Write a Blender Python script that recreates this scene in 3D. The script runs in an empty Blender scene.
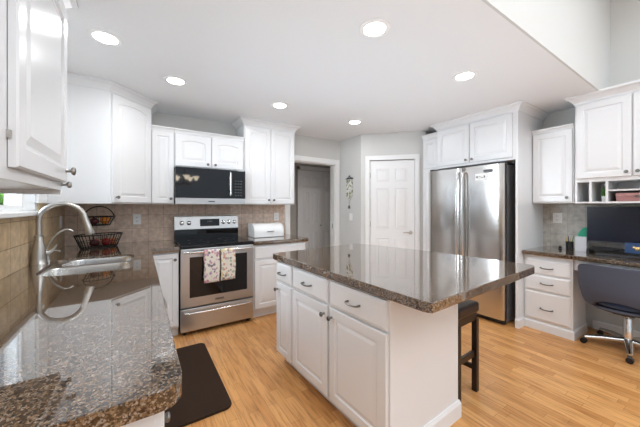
import bpy, bmesh, math, random
from mathutils import Vector, Matrix
random.seed(7)
PI = math.pi
SC = bpy.context.scene
C = SC.collection
def R(a): return math.radians(a)

# ------------------------------------------------------------------ camera
cam_d = bpy.data.cameras.new('camera'); cam = bpy.data.objects.new('camera', cam_d); C.objects.link(cam)
cam_d.sensor_width = 36; cam_d.lens = 36 * 276 / 640; cam_d.shift_y = -7.0 / 640; cam_d.clip_start = .02
cam.location = (0, 0, 1.32); cam.rotation_euler = (R(90), 0, R(-33))
SC.camera = cam
# ------------------------------------------------------------------ world, light, exposure
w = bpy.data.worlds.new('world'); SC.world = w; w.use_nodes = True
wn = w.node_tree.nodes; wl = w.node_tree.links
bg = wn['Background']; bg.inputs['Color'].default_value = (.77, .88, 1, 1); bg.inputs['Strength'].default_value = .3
# sky, with extra brightness added beyond the sink window to light the kitchen
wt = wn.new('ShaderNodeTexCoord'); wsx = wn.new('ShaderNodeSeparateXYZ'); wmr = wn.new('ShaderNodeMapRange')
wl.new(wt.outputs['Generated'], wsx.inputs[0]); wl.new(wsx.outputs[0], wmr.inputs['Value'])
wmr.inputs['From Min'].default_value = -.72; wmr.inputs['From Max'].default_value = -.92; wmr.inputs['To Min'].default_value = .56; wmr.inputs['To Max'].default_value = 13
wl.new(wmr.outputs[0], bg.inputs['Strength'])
def area(name, loc, rot, sx, sy, power, col=(1, 1, 1)):
    d = bpy.data.lights.new(name, 'AREA'); d.shape = 'RECTANGLE'; d.size = sx; d.size_y = sy; d.energy = power; d.color = col
    o = bpy.data.objects.new(name, d); C.objects.link(o); o.location = loc; o.rotation_euler = rot; return o
area('vault_fill', (1.7, -1.2, 3.5), (0, 0, 0), 3.6, 2.4, 68, (.87, .93, 1))  # added soft fill high behind the camera, stands for no real opening
# added up-facing fill that brightens the ceiling, no real source there
area('ceiling_fill', (1.6, 1.35, 1.5), (R(180), 0, 0), 3.0, 2.6, 11.5, (.72, .87, 1))
LAMP_POWER = 2.75
SC.view_settings.view_transform = 'Standard'; SC.view_settings.look = 'None'
SC.view_settings.exposure = 0.58; SC.view_settings.gamma = 1; SC.view_settings.use_curve_mapping = False

# ------------------------------------------------------------------ materials
MATS = {}
def mat(name, col, rough=.5, metal=0, spec=.5, emit=None, estr=0, coat=0, trans=0, ior=1.45):
    if name in MATS: return MATS[name]
    m = bpy.data.materials.new(name); m.use_nodes = True
    b = m.node_tree.nodes['Principled BSDF']
    b.inputs['Base Color'].default_value = (*col, 1); b.inputs['Roughness'].default_value = rough
    b.inputs['Metallic'].default_value = metal; b.inputs['Specular IOR Level'].default_value = spec
    b.inputs['Coat Weight'].default_value = coat; b.inputs['Transmission Weight'].default_value = trans
    b.inputs['IOR'].default_value = ior
    if emit: b.inputs['Emission Color'].default_value = (*emit, 1); b.inputs['Emission Strength'].default_value = estr
    MATS[name] = m; return m
def nodes(m): return m.node_tree.nodes, m.node_tree.links, m.node_tree.nodes['Principled BSDF']
def noise_bump(m, scale, strength, dist=.002, detail=3, stretch=None):
    N, L, b = nodes(m); tc = N.new('ShaderNodeTexCoord'); n = N.new('ShaderNodeTexNoise'); bp = N.new('ShaderNodeBump')
    n.inputs['Scale'].default_value = scale; n.inputs['Detail'].default_value = detail
    if stretch:
        mp = N.new('ShaderNodeMapping'); mp.inputs['Scale'].default_value = stretch
        L.new(tc.outputs['Object'], mp.inputs['Vector']); L.new(mp.outputs[0], n.inputs['Vector'])
    else: L.new(tc.outputs['Object'], n.inputs['Vector'])
    bp.inputs['Strength'].default_value = strength; bp.inputs['Distance'].default_value = dist
    L.new(n.outputs['Fac'], bp.inputs['Height']); L.new(bp.outputs[0], b.inputs['Normal']); return m
def ramp(N, stops, const=False):
    r = N.new('ShaderNodeValToRGB'); e = r.color_ramp
    e.interpolation = 'CONSTANT' if const else 'LINEAR'
    e.elements[0].position = stops[0][0]; e.elements[0].color = (*stops[0][1], 1)
    e.elements[1].position = stops[1][0]; e.elements[1].color = (*stops[1][1], 1)
    for p, c in stops[2:]:
        k = e.elements.new(p); k.color = (*c, 1)
    return r

WHITE = mat('cabinet_white', (.80, .805, .81), .22, spec=.5)
TRIMW = mat('trim_white', (.86, .86, .85), .35)
WALL = noise_bump(mat('wall_paint', (.66, .655, .63), .7, spec=.3), 90, .15)
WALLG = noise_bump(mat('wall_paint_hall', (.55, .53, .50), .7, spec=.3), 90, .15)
CEIL = noise_bump(mat('ceiling_texture', (.84, .845, .85), .8, spec=.2), 45, .5, .004, 4)
NICKEL = mat('brushed_nickel', (.52, .50, .47), .28, 1)
PEWTER = mat('dark_pewter', (.20, .19, .18), .3, 1)
CHROME = mat('chrome', (.8, .8, .8), .12, 1)
STEEL = noise_bump(mat('stainless_steel', (.68, .67, .655), .2, 1), 60, .08, .001, 2, (1, 1, .02))
STEELH = noise_bump(mat('stainless_horizontal', (.56, .56, .56), .33, 1), 60, .06, .001, 2, (.02, 1, 1))
BLACKG = mat('black_glass', (.008, .008, .009), .04, spec=.6)
BLACK = mat('black_plastic', (.015, .015, .016), .35)
DGREY = mat('dark_grey', (.06, .06, .065), .4)
IRON = mat('black_iron', (.012, .011, .011), .4, .3)
PLATE = mat('white_plastic', (.9, .9, .89), .3)
EMIT = mat('lamp_lens', (1, 1, 1), .4, emit=(1, .97, .92), estr=14)
GLASS = mat('window_glass', (1, 1, 1), .0, trans=1, ior=1.02)
DWOOD = mat('espresso_wood', (.022, .012, .008), .35)
LEATHER = noise_bump(mat('brown_leather', (.035, .019, .013), .35), 200, .2)
MATB = noise_bump(mat('brown_mat', (.034, .018, .010), .65, spec=.2), 150, .3)
CHAIRM = noise_bump(mat('chair_fabric', (.07, .078, .11), .75), 400, .3)
CHAIRB = mat('chair_seat_fabric', (.045, .07, .14), .8)

def granite():
    m = mat('brown_granite', (.2, .12, .08), .035, spec=.5, ior=1.55, coat=1); N, L, b = nodes(m)
    b.inputs['Coat IOR'].default_value = 1.62; b.inputs['Coat Roughness'].default_value = .02
    tc = N.new('ShaderNodeTexCoord')
    def vor(scale):
        v = N.new('ShaderNodeTexVoronoi'); v.inputs['Scale'].default_value = scale; L.new(tc.outputs['Object'], v.inputs['Vector'])
        sp = N.new('ShaderNodeSeparateColor'); L.new(v.outputs['Color'], sp.inputs[0]); return v, sp
    v1, s1 = vor(270)
    r = ramp(N, [(0, (.012, .010, .010)), (.20, (.07, .040, .021)), (.42, (.145, .086, .045)), (.66, (.22, .148, .088)), (.88, (.30, .24, .19))], True)
    L.new(s1.outputs[0], r.inputs[0])
    v2, s2 = vor(130)
    r2 = ramp(N, [(0, (1, 1, 1)), (.76, (.16, .14, .14)), (.90, (1.25, 1.2, 1.22))], True); L.new(s2.outputs[1], r2.inputs[0])
    mu = N.new('ShaderNodeMixRGB'); mu.blend_type = 'MULTIPLY'; mu.inputs[0].default_value = 1
    L.new(r.outputs[0], mu.inputs[1]); L.new(r2.outputs[0], mu.inputs[2]); L.new(mu.outputs[0], b.inputs['Base Color']); return m
GRANITE = granite()

def floor_mat():
    m = mat('oak_strip_floor', (.6, .35, .15), .3, spec=.4); N, L, b = nodes(m)
    tc = N.new('ShaderNodeTexCoord'); mp = N.new('ShaderNodeMapping'); mp.inputs['Rotation'].default_value = (0, 0, PI / 2)
    L.new(tc.outputs['Object'], mp.inputs['Vector'])
    br = N.new('ShaderNodeTexBrick'); br.offset = .37; br.offset_frequency = 2; br.squash = .8; br.squash_frequency = 3
    br.inputs['Color1'].default_value = (.58, .265, .085, 1); br.inputs['Color2'].default_value = (.75, .395, .15, 1)
    br.inputs['Mortar'].default_value = (.28, .13, .05, 1); br.inputs['Scale'].default_value = 1
    br.inputs['Mortar Size'].default_value = .0009; br.inputs['Mortar Smooth'].default_value = .3
    br.inputs['Brick Width'].default_value = .43; br.inputs['Row Height'].default_value = .064
    L.new(mp.outputs[0], br.inputs['Vector'])
    mp2 = N.new('ShaderNodeMapping'); mp2.inputs['Scale'].default_value = (28, 2.2, 1); L.new(tc.outputs['Object'], mp2.inputs['Vector'])
    n = N.new('ShaderNodeTexNoise'); n.inputs['Scale'].default_value = 2; n.inputs['Detail'].default_value = 6; L.new(mp2.outputs[0], n.inputs['Vector'])
    r = ramp(N, [(.32, (.60, .52, .44)), (.5, (.97, .96, .95)), (.7, (1.1, 1.08, 1.05))]); L.new(n.outputs['Fac'], r.inputs[0])
    mu = N.new('ShaderNodeMixRGB'); mu.blend_type = 'MULTIPLY'; mu.inputs['Fac'].default_value = .8
    L.new(br.outputs['Color'], mu.inputs[1]); L.new(r.outputs[0], mu.inputs[2]); L.new(mu.outputs[0], b.inputs['Base Color'])
    return m
FLOOR = floor_mat()

def tile_mat(name, c1, c2, grout, size, axis, off=(0, 0, 0)):
    m = mat(name, c1, .3, spec=.4); N, L, b = nodes(m)
    tc = N.new('ShaderNodeTexCoord'); sx = N.new('ShaderNodeSeparateXYZ'); cb = N.new('ShaderNodeCombineXYZ')
    ad = N.new('ShaderNodeVectorMath'); ad.operation = 'SUBTRACT'; ad.inputs[1].default_value = off
    L.new(tc.outputs['Object'], ad.inputs[0]); L.new(ad.outputs[0], sx.inputs[0])
    L.new(sx.outputs['XYZ'.index(axis)], cb.inputs[0]); L.new(sx.outputs[2], cb.inputs[1])
    br = N.new('ShaderNodeTexBrick'); br.offset = 0; br.squash = 1
    br.inputs['Color1'].default_value = (*c1, 1); br.inputs['Color2'].default_value = (*c2, 1); br.inputs['Mortar'].default_value = (*grout, 1)
    br.inputs['Scale'].default_value = 1; br.inputs['Mortar Size'].default_value = .0025; br.inputs['Brick Width'].default_value = size; br.inputs['Row Height'].default_value = size
    L.new(cb.outputs[0], br.inputs['Vector'])
    n = N.new('ShaderNodeTexNoise'); n.inputs['Scale'].default_value = 22; n.inputs['Detail'].default_value = 6; L.new(tc.outputs['Object'], n.inputs['Vector'])
    r = ramp(N, [(.3, (.68, .66, .64)), (.7, (1.15, 1.13, 1.1))]); L.new(n.outputs['Fac'], r.inputs[0])
    mu = N.new('ShaderNodeMixRGB'); mu.blend_type = 'MULTIPLY'; mu.inputs['Fac'].default_value = .85
    L.new(br.outputs['Color'], mu.inputs[1]); L.new(r.outputs[0], mu.inputs[2]); L.new(mu.outputs[0], b.inputs['Base Color'])
    bp = N.new('ShaderNodeBump'); bp.invert = True; bp.inputs['Strength'].default_value = .5; bp.inputs['Distance'].default_value = .002
    L.new(br.outputs['Fac'], bp.inputs['Height']); L.new(bp.outputs[0], b.inputs['Normal'])
    return m
TILE_B = tile_mat('taupe_tile', (.68, .53, .43), (.78, .64, .54), (.47, .36, .29), .156, 'X', (-.083, 0, .914))
TILE_L = tile_mat('tile_warmed_by_light', (.52, .38, .225), (.60, .46, .30), (.27, .18, .10), .156, 'Y', (0, .04, .914))  # same tile, warm cast of the light on this wall put into its colour
TILE_R = tile_mat('tile_greyed_by_light', (.52, .50, .455), (.58, .56, .515), (.44, .42, .39), .156, 'Y', (0, .02, .845))  # desk tile greyed in its base colour for the lighting on that wall

def towel_mat(name, scale, cols):
    m = mat(name, (.8, .76, .68), .9, spec=.1); N, L, b = nodes(m)
    tc = N.new('ShaderNodeTexCoord'); v = N.new('ShaderNodeTexVoronoi'); v.inputs['Scale'].default_value = scale
    L.new(tc.outputs['Object'], v.inputs['Vector']); sp = N.new('ShaderNodeSeparateColor'); L.new(v.outputs['Color'], sp.inputs[0])
    r = ramp(N, cols, True); L.new(sp.outputs[0], r.inputs[0])
    lt = N.new('ShaderNodeMath'); lt.operation = 'LESS_THAN'; lt.inputs[1].default_value = .60; L.new(v.outputs['Distance'], lt.inputs[0])
    mx = N.new('ShaderNodeMixRGB'); mx.inputs[1].default_value = (.78, .72, .62, 1)
    L.new(lt.outputs[0], mx.inputs[0]); L.new(r.outputs[0], mx.inputs[2]); L.new(mx.outputs[0], b.inputs['Base Color']); return m

# ------------------------------------------------------------------ mesh helpers
def tag(o, label=None, cat=None, group=None, kind=None):
    if label: o['label'] = label
    if cat: o['category'] = cat
    if group: o['group'] = group
    if kind: o['kind'] = kind
    return o
def thing(name, label, cat, loc=(0, 0, 0), rz=0, group=None):
    o = bpy.data.objects.new(name, None); C.objects.link(o); o.empty_display_size = .1
    o.location = loc; o.rotation_euler = (0, 0, rz); return tag(o, label, cat, group)
def obj(name, bm, m, parent=None, smooth=False, bev=0, seg=2, label=None, loc=None):
    bmesh.ops.recalc_face_normals(bm, faces=bm.faces)
    me = bpy.data.meshes.new(name); bm.to_mesh(me); bm.free(); me.materials.append(m)
    if smooth:
        for p in me.polygons: p.use_smooth = True
    o = bpy.data.objects.new(name, me); C.objects.link(o)
    if parent: o.parent = parent
    if loc: o.location = loc
    if bev:
        md = o.modifiers.new('bevel', 'BEVEL'); md.width = bev; md.segments = seg; md.limit_method = 'ANGLE'; md.angle_limit = R(35)
    if smooth:
        try:
            me.set_sharp_from_angle(angle=R(40))
        except Exception: pass
    if label: o['label'] = label
    return o
def BM(): return bmesh.new()
def box(bm, x0, x1, y0, y1, z0, z1):
    v = [bm.verts.new((x, y, z)) for z in (z0, z1) for y in (y0, y1) for x in (x0, x1)]
    for f in ((0, 2, 3, 1), (4, 5, 7, 6), (0, 1, 5, 4), (2, 6, 7, 3), (0, 4, 6, 2), (1, 3, 7, 5)):
        bm.faces.new([v[i] for i in f])
    return bm
def prism(bm, pts, z0, z1):
    n = len(pts); a = [bm.verts.new((x, y, z0)) for x, y in pts]; b = [bm.verts.new((x, y, z1)) for x, y in pts]
    bm.faces.new(a[::-1]); bm.faces.new(b)
    for i in range(n): bm.faces.new((a[i], a[(i + 1) % n], b[(i + 1) % n], b[i]))
    return bm
def lathe(bm, prof, c=(0, 0, 0), axis='z', n=24, sgn=1):
    rings = []
    for r, h in prof:
        ring = []
        for i in range(n):
            a = 2 * PI * i / n; u, v = r * math.cos(a), r * math.sin(a); h2 = h * sgn
            p = (u, v, h2) if axis == 'z' else ((u, h2, v) if axis == 'y' else (h2, u, v))
            ring.append(bm.verts.new((p[0] + c[0], p[1] + c[1], p[2] + c[2])))
        rings.append(ring)
    for a, b in zip(rings, rings[1:]):
        for i in range(n): bm.faces.new((a[i], a[(i + 1) % n], b[(i + 1) % n], b[i]))
    bm.faces.new(rings[0]); bm.faces.new(rings[-1][::-1]); return bm
def tube(bm, pts, r, n=10, closed=False):
    P = [Vector(p) for p in pts]; rs = r if isinstance(r, (list, tuple)) else [r] * len(P)
    rings = []; up = None
    m = len(P)
    for i, p in enumerate(P):
        if closed: t = (P[(i + 1) % m] - P[i - 1]).normalized()
        else: t = (P[min(i + 1, m - 1)] - P[max(i - 1, 0)]).normalized()
        if up is None: up = t.orthogonal().normalized()
        up = (up - t * up.dot(t)).normalized(); s = t.cross(up)
        rings.append([bm.verts.new(p + (up * math.cos(2 * PI * k / n) + s * math.sin(2 * PI * k / n)) * rs[i]) for k in range(n)])
    prs = list(zip(rings, rings[1:]))
    if closed: prs.append((rings[-1], rings[0]))
    for a, b in prs:
        for k in range(n): bm.faces.new((a[k], a[(k + 1) % n], b[(k + 1) % n], b[k]))
    if not closed: bm.faces.new(rings[0]); bm.faces.new(rings[-1][::-1])
    return bm
def bez(p0, p1, p2, p3, n=12):
    p0, p1, p2, p3 = map(Vector, (p0, p1, p2, p3)); o = []
    for i in range(n + 1):
        t = i / n; o.append(p0 * (1 - t) ** 3 + p1 * 3 * t * (1 - t) ** 2 + p2 * 3 * t * t * (1 - t) + p3 * t ** 3)
    return o
def ball(bm, c, r, sx=1, sy=1, sz=1, n=16):
    mtx = Matrix.Translation(c) @ Matrix.Diagonal((sx, sy, sz, 1))
    bmesh.ops.create_uvsphere(bm, u_segments=n, v_segments=max(8, n // 2), radius=r, matrix=mtx); return bm
def rrect(x0, x1, y0, y1, r, n=6):
    """counter-clockwise outline; r = radius or 4 radii (x0y0, x1y0, x1y1, x0y1)"""
    rr = r if isinstance(r, (list, tuple)) else [r] * 4
    cs = [(x0, y0, 180, 0), (x1, y0, 270, 1), (x1, y1, 0, 2), (x0, y1, 90, 3)]; o = []
    for cx, cy, a0, k in cs:
        q = rr[k]; ccx = cx + (q if cx == x0 else -q); ccy = cy + (q if cy == y0 else -q)
        if q <= 0: o.append((cx, cy)); continue
        for i in range(n + 1):
            a = R(a0 + 90 * i / n); o.append((ccx + q * math.cos(a), ccy + q * math.sin(a)))
    return o
def slab(bm, outline, holes, z0, z1):
    """flat slab with optional holes"""
    es = []
    for lp in [outline] + holes:
        vs = [bm.verts.new((x, y, z1)) for x, y in lp]
        for i in range(len(vs)): es.append(bm.edges.new((vs[i], vs[(i + 1) % len(vs)])))
    bmesh.ops.triangle_fill(bm, use_beauty=True, use_dissolve=False, edges=es)
    top = list(bm.faces)
    r = bmesh.ops.extrude_face_region(bm, geom=top)
    vs = [g for g in r['geom'] if isinstance(g, bmesh.types.BMVert)]
    for v in vs: v.co.z = z0
    return bm
def sweep(bm, path, prof):
    """profile (out, z) swept along an open plan path, mitred; outward = right-hand side"""
    P = [Vector((p[0], p[1])) for p in path]; n = len(P); rings = []
    for i in range(n):
        d1 = (P[i] - P[i - 1]).normalized() if i else None
        d2 = (P[i + 1] - P[i]).normalized() if i < n - 1 else None
        if d1 is None: d1 = d2
        if d2 is None: d2 = d1
        n1 = Vector((d1.y, -d1.x)); n2 = Vector((d2.y, -d2.x)); m = (n1 + n2).normalized(); k = 1 / max(.3, m.dot(n1))
        rings.append([bm.verts.new((P[i].x + m.x * k * o, P[i].y + m.y * k * o, z)) for o, z in prof])
    q = len(prof)
    for a, b in zip(rings, rings[1:]):
        for k in range(q): bm.faces.new((a[k], a[(k + 1) % q], b[(k + 1) % q], b[k]))
    bm.faces.new(rings[0]); bm.faces.new(rings[-1][::-1]); return bm
def crown_prof(z, h=.075, o=.055):
    return [(0, z), (.006, z), (.01, z + h * .2), (o * .35, z + h * .38), (o * .6, z + h * .62), (o * .9, z + h * .74), (o, z + h * .8), (o, z + h), (0, z + h)]
def panel_bm(x0, x1, z0, z1, t=.02, fr=.055, arch=0, yb=0, prof=None):
    """raised-panel front, back face at y=yb, front at yb-t"""
    bm = BM(); K = 8 if arch else 1; loops = []
    prof = prof or [(0, 0, 0), (0, -t + .004, 0), (.004, -t, 0), (fr, -t, 1), (fr + .005, -t + .008, 1), (fr + .013, -t + .008, 1), (fr + .035, -t + .001, 1)]
    for ins, y, ar in prof:
        a, b, c, d = x0 + ins, x1 - ins, z0 + ins, z1 - ins
        pts = [(a, c), (b, c)]
        for i in range(K + 1):
            u = i / K; drop = arch * ar * (2 * u - 1) ** 2 if arch else 0
            pts.append((b + (a - b) * u, d - drop))
        loops.append([bm.verts.new((x, yb + y, z)) for x, z in pts])
    n = len(loops[0])
    for A, B in zip(loops, loops[1:]):
        for i in range(n): bm.faces.new((A[i], A[(i + 1) % n], B[(i + 1) % n], B[i]))
    bm.faces.new(loops[0]); bm.faces.new(loops[-1]); return bm
def drawer_bm(x0, x1, z0, z1, t=.02, yb=0):
    return panel_bm(x0, x1, z0, z1, t, yb=yb, prof=[(0, 0, 0), (0, -t + .006, 0), (.008, -t + .004, 0), (.014, -t, 0), (.02, -t, 0)])
def knob(parent, x, z, y=-.02, m=None):
    return obj('knob', lathe(BM(), [(.008, 0), (.006, .004), (.0055, .016), (.013, .02), (.0155, .026), (.013, .032), (.004, .034)], (x, y, z), 'y', 16, -1), m or PEWTER, parent, True)
def pull(parent, x, z, y=-.02, w=.1, m=None):
    pts = [(x - w / 2, y - .002, z), (x - w / 2, y - .022, z)] + [tuple(p) for p in bez((x - w / 2 + .006, y - .03, z), (x - w / 6, y - .034, z - .006), (x + w / 6, y - .034, z - .006), (x + w / 2 - .006, y - .03, z), 8)] + [(x + w / 2, y - .022, z), (x + w / 2, y - .002, z)]
    bm = tube(BM(), pts, [.007, .006] + [.0052] * 9 + [.006, .007], 8)
    return obj('handle', bm, m or PEWTER, parent, True)
def cab(name, label, loc, rz, w_, h, d, fronts, z0=0, crown=None, group=None, toe=0, body=True):
    t = thing(name, label, 'cabinet', loc, rz, group)
    if body:
        bm = box(BM(), 0, w_, 0, d, z0 + toe, h)
        if toe: box(bm, .0, w_, .06, d, z0, z0 + toe)
        obj('body', bm, WHITE, t, bev=.0015, seg=1)
    for f in fronts:
        k = f[0]; x0, x1, a, b = f[1:5]
        if k == 'door':
            p = obj('door', panel_bm(x0, x1, a, b, arch=f[6] if len(f) > 6 else 0, fr=f[7] if len(f) > 7 else .055), WHITE, t)
            if f[5]: knob(p, *f[5])
        elif k == 'drawer':
            p = obj('drawer', drawer_bm(x0, x1, a, b), WHITE, t)
            if f[5]: pull(p, *f[5])
    if crown: obj('crown_molding', sweep(BM(), crown[0], crown_prof(*crown[1:])), WHITE, t)
    return t

def struct(name, bm, m, bev=0):
    return tag(obj(name, bm, m, bev=bev), kind='structure')

# ------------------------------------------------------------------ room shell
XL, XR, YB, ZC = -.66, 4.12, 3.785, 2.44
struct('floor', box(BM(), -1.0, 4.4, -3.2, 5.2, -.05, 0), FLOOR)
struct('ceiling', box(BM(), -1.0, 4.4, .78, 5.2, ZC, ZC + .1), CEIL)
struct('ceiling_vault', box(BM(), -1.0, 4.4, -3.2, .79, 3.9, 4.0), CEIL)
struct('wall_soffit', box(BM(), -1.0, 4.4, .765, .78, ZC, 3.9), WALL)
# left wall with window opening
wy0, wy1, wz0, wz1 = 2.02, 2.88, 1.285, 2.12
bm = box(BM(), -.82, XL, -3.2, wy0, 0, 3.9); box(bm, -.82, XL, wy1, YB + .14, 0, 3.9)
box(bm, -.82, XL, wy0, wy1, 0, wz0); box(bm, -.82, XL, wy0, wy1, wz1, 3.9)
struct('wall_left', bm, WALL)
struct('wall_right', box(BM(), XR, XR + .14, -3.2, YB, 0, 3.9), WALL)
OX0, OX1, OZ = 1.90, 2.76, 2.03
bm = box(BM(), XL, OX0, YB, YB + .12, 0, ZC); box(bm, OX1, 2.87, YB, YB + .12, 0, ZC); box(bm, OX0, OX1, YB, YB + .12, OZ, ZC)
struct('wall_back', bm, WALL)
# pantry corner: short return and 45 degree wall with its door
struct('wall_return', box(BM(), 2.87, 2.97, 3.25, YB + .12, 0, ZC), WALL)
s2 = math.sqrt(.5)
PD = 2.87 + 3.25
def diag(t, n=0):   # t along wall from left end, n into wall
    return (2.87 + t * s2 + n * s2, 3.25 - t * s2 + n * s2)
bm = BM(); DL, DR, DH = .135, .795, 2.03
DW = .95
for a, b, z0, z1 in ((0, DL, 0, ZC), (DR, DW, 0, ZC), (DL, DR, DH, ZC)):
    prism(bm, [diag(a), diag(b), diag(b, .1), diag(a, .1)], z0, z1)
struct('wall_pantry', bm, WALL)
struct('wall_fridge_side', box(BM(), 3.54, XR, 2.585, 2.68, 0, ZC), WALL)
# hallway beyond the opening
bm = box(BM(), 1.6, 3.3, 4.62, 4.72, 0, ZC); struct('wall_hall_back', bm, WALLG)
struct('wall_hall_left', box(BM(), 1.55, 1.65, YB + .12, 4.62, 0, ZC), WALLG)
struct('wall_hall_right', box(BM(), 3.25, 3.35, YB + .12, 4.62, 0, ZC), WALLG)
# backsplash
bt = struct('trim_1', box(BM(), XL + .01, 1.83, YB - .01, YB, .90, 1.36), TILE_B)
bm = box(BM(), XL, XL + .01, .3, wy0 - .0, .90, 1.40); box(bm, XL, XL + .01, wy0, 2.93, .90, wz0 - .03); box(bm, XL, XL + .01, 2.93, YB, .90, 1.345)
struct('trim_2', bm, TILE_L)
struct('trim_3', box(BM(), XR - .01, XR, -.4, 1.34, .845, 1.37), TILE_R)
# casings
def casing_prof(wd=.085, th=.02): return None
def casing(name, x0, x1, h, wd, loc, rz):
    bm = BM()
    for a, b in ((x0 - wd, x0), (x1, x1 + wd)):
        box(bm, a, b, -.02, 0, 0, h); box(bm, a + .008, b - .008, -.026, -.02, 0, h + .0)
    box(bm, x0 - wd, x1 + wd, -.02, 0, h, h + wd); box(bm, x0 - wd + .008, x1 + wd - .008, -.026, -.02, h, h + wd - .01)
    o = struct(name, bm, TRIMW, .003); o.location = loc; o.rotation_euler = (0, 0, rz); return o
casing('trim_4', 0, OX1 - OX0, OZ, .08, (OX0, YB, 0), 0)
bm = box(BM(), OX0 - .0, OX0 + .015, YB, YB + .12, 0, OZ); box(bm, OX1 - .015, OX1, YB, YB + .12, 0, OZ); box(bm, OX0, OX1, YB, YB + .12, OZ - .015, OZ)
struct('trim_5', bm, TRIMW)
pdl = diag(0)
casing('trim_6', DL, DR, DH, .07, (pdl[0], pdl[1], 0), -PI / 4)
# strike plate on the right jamb of the opening
struct('trim_7', box(BM(), OX1 - .017, OX1 - .015, YB + .03, YB + .06, .95, 1.03), NICKEL)

def six_panel(name, w_, h, t=.035):
    o = obj(name, box(BM(), 0, w_, 0, t, .01, h), TRIMW)
    o['kind'] = 'structure'
    st = .095; mid = .08; pw = (w_ - 2 * st - mid) / 2
    rows = [(.22, .84), (.98, 1.60), (1.70, 1.90)]
    for a, b in rows:
        for k in range(2):
            x0 = st + k * (pw + mid)
            bm = panel_bm(x0, x0 + pw, a, b, prof=[(0, 0.001, 0), (0, -.003, 0), (.006, -.009, 0), (.014, -.0005, 0), (.02, -.0005, 0), (.04, -.008, 0)])
            obj('panel', bm, TRIMW, o)
    return o
d = six_panel('door_1', DR - DL - .006, DH - .008); q = diag(DL + .003, .012)
d.location = (q[0], q[1], 0); d.rotation_euler = (0, 0, -PI / 4)
h = obj('door_handle', lathe(BM(), [(.028, 0), (.028, .006), (.011, .01), (.011, .045)], (.60, 0, .93), 'y', 20, -1), NICKEL, d, True)
obj('lever', tube(BM(), [(.60, -.045, .93), (.57, -.05, .935), (.53, -.048, .937), (.49, -.042, .93)], [.009, .009, .008, .006], 10), NICKEL, h, True)
for z in (.25, 1.05, 1.80): obj('hinge', box(BM(), -.004, .008, -.004, .0, z - .045, z + .045), NICKEL, d)

def bifold():
    o = obj('door_2', box(BM(), -.06, 0, -.02, 0, 0, 2.08), TRIMW); o['kind'] = 'structure'
    bm = box(BM(), -.06, .7, -.02, 0, 2.02, 2.09); obj('head_casing', bm, TRIMW, o)
    for k in range(2):
        x0 = .005 + k * .50; L = obj('leaf', box(BM(), x0, x0 + .494, .0, .03, .015, 2.01), TRIMW, o)
        st = .075; pw = (.494 - 3 * st) / 2
        for a, b in ((.2, .84), (.98, 1.62), (1.70, 1.90)):
            for j in range(2):
                xa = x0 + st + j * (pw + st)
                obj('panel', panel_bm(xa, xa + pw, a, b, prof=[(0, 0.001, 0), (0, -.003, 0), (.006, -.009, 0), (.014, -.0005, 0), (.02, -.0005, 0), (.036, -.009, 0)]), TRIMW, L)
    obj('knob', lathe(BM(), [(.008, 0), (.015, .02), (.015, .028), (.002, .03)], (.45, 0, .95), 'y', 14, -1), NICKEL, o, True)
    o.location = (2.53, 4.585, 0)
bifold()
# baseboards
BP = [(0, 0), (.014, 0), (.014, .075), (.008, .09), (0, .09)]
def baseb(name, path): struct(name, sweep(BM(), path, BP), TRIMW)
baseb('baseboard_right', [(XR, .90), (XR, -3.1)])
baseb('baseboard_pantry', [(3.546 - .002, 2.574), diag(DR + .072)])
baseb('baseboard_return', [diag(DL - .072), (2.87, 3.25), (2.87, YB - .002)][::-1])

# window over the sink
wdw = obj('window_1', box(box(BM(), -.8, XL, wy0, wy1, wz0 - .0, wz0 + .012), -.8, XL, wy0, wy1, wz1 - .012, wz1), TRIMW); wdw['kind'] = 'structure'
bm = box(BM(), -.8, XL, wy1 - .012, wy1, wz0, wz1); box(bm, -.8, XL, wy0, wy0 + .012, wz0, wz1); obj('window_frame', bm, TRIMW, wdw)
bm = BM()
for a, b, c, e in ((wy0 + .012, wy0 + .05, wz0 + .012, wz1 - .012), (wy1 - .05, wy1 - .012, wz0 + .012, wz1 - .012)): box(bm, -.745, -.72, a, b, c, e)
box(bm, -.745, -.72, wy0 + .05, wy1 - .05, wz0 + .012, wz0 + .045); box(bm, -.745, -.72, wy0 + .05, wy1 - .05, wz1 - .05, wz1 - .012)
obj('sash', bm, PLATE, wdw)
obj('pane', box(BM(), -.734, -.731, wy0 + .05, wy1 - .05, wz0 + .045, wz1 - .05), GLASS, wdw)
bm = box(BM(), XL, XL + .02, wy1, wy1 + .235, wz0 + .06, wz1 + .1); box(bm, XL, XL + .02, wy0, wy1, wz1, wz1 + .1)
obj('window_casing', bm, TRIMW, wdw, bev=.004)
obj('window_sill', box(BM(), XL - .14, XL + .04, wy0, wy1 + .055, wz0 - .03, wz0), TRIMW, wdw, bev=.006)

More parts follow.
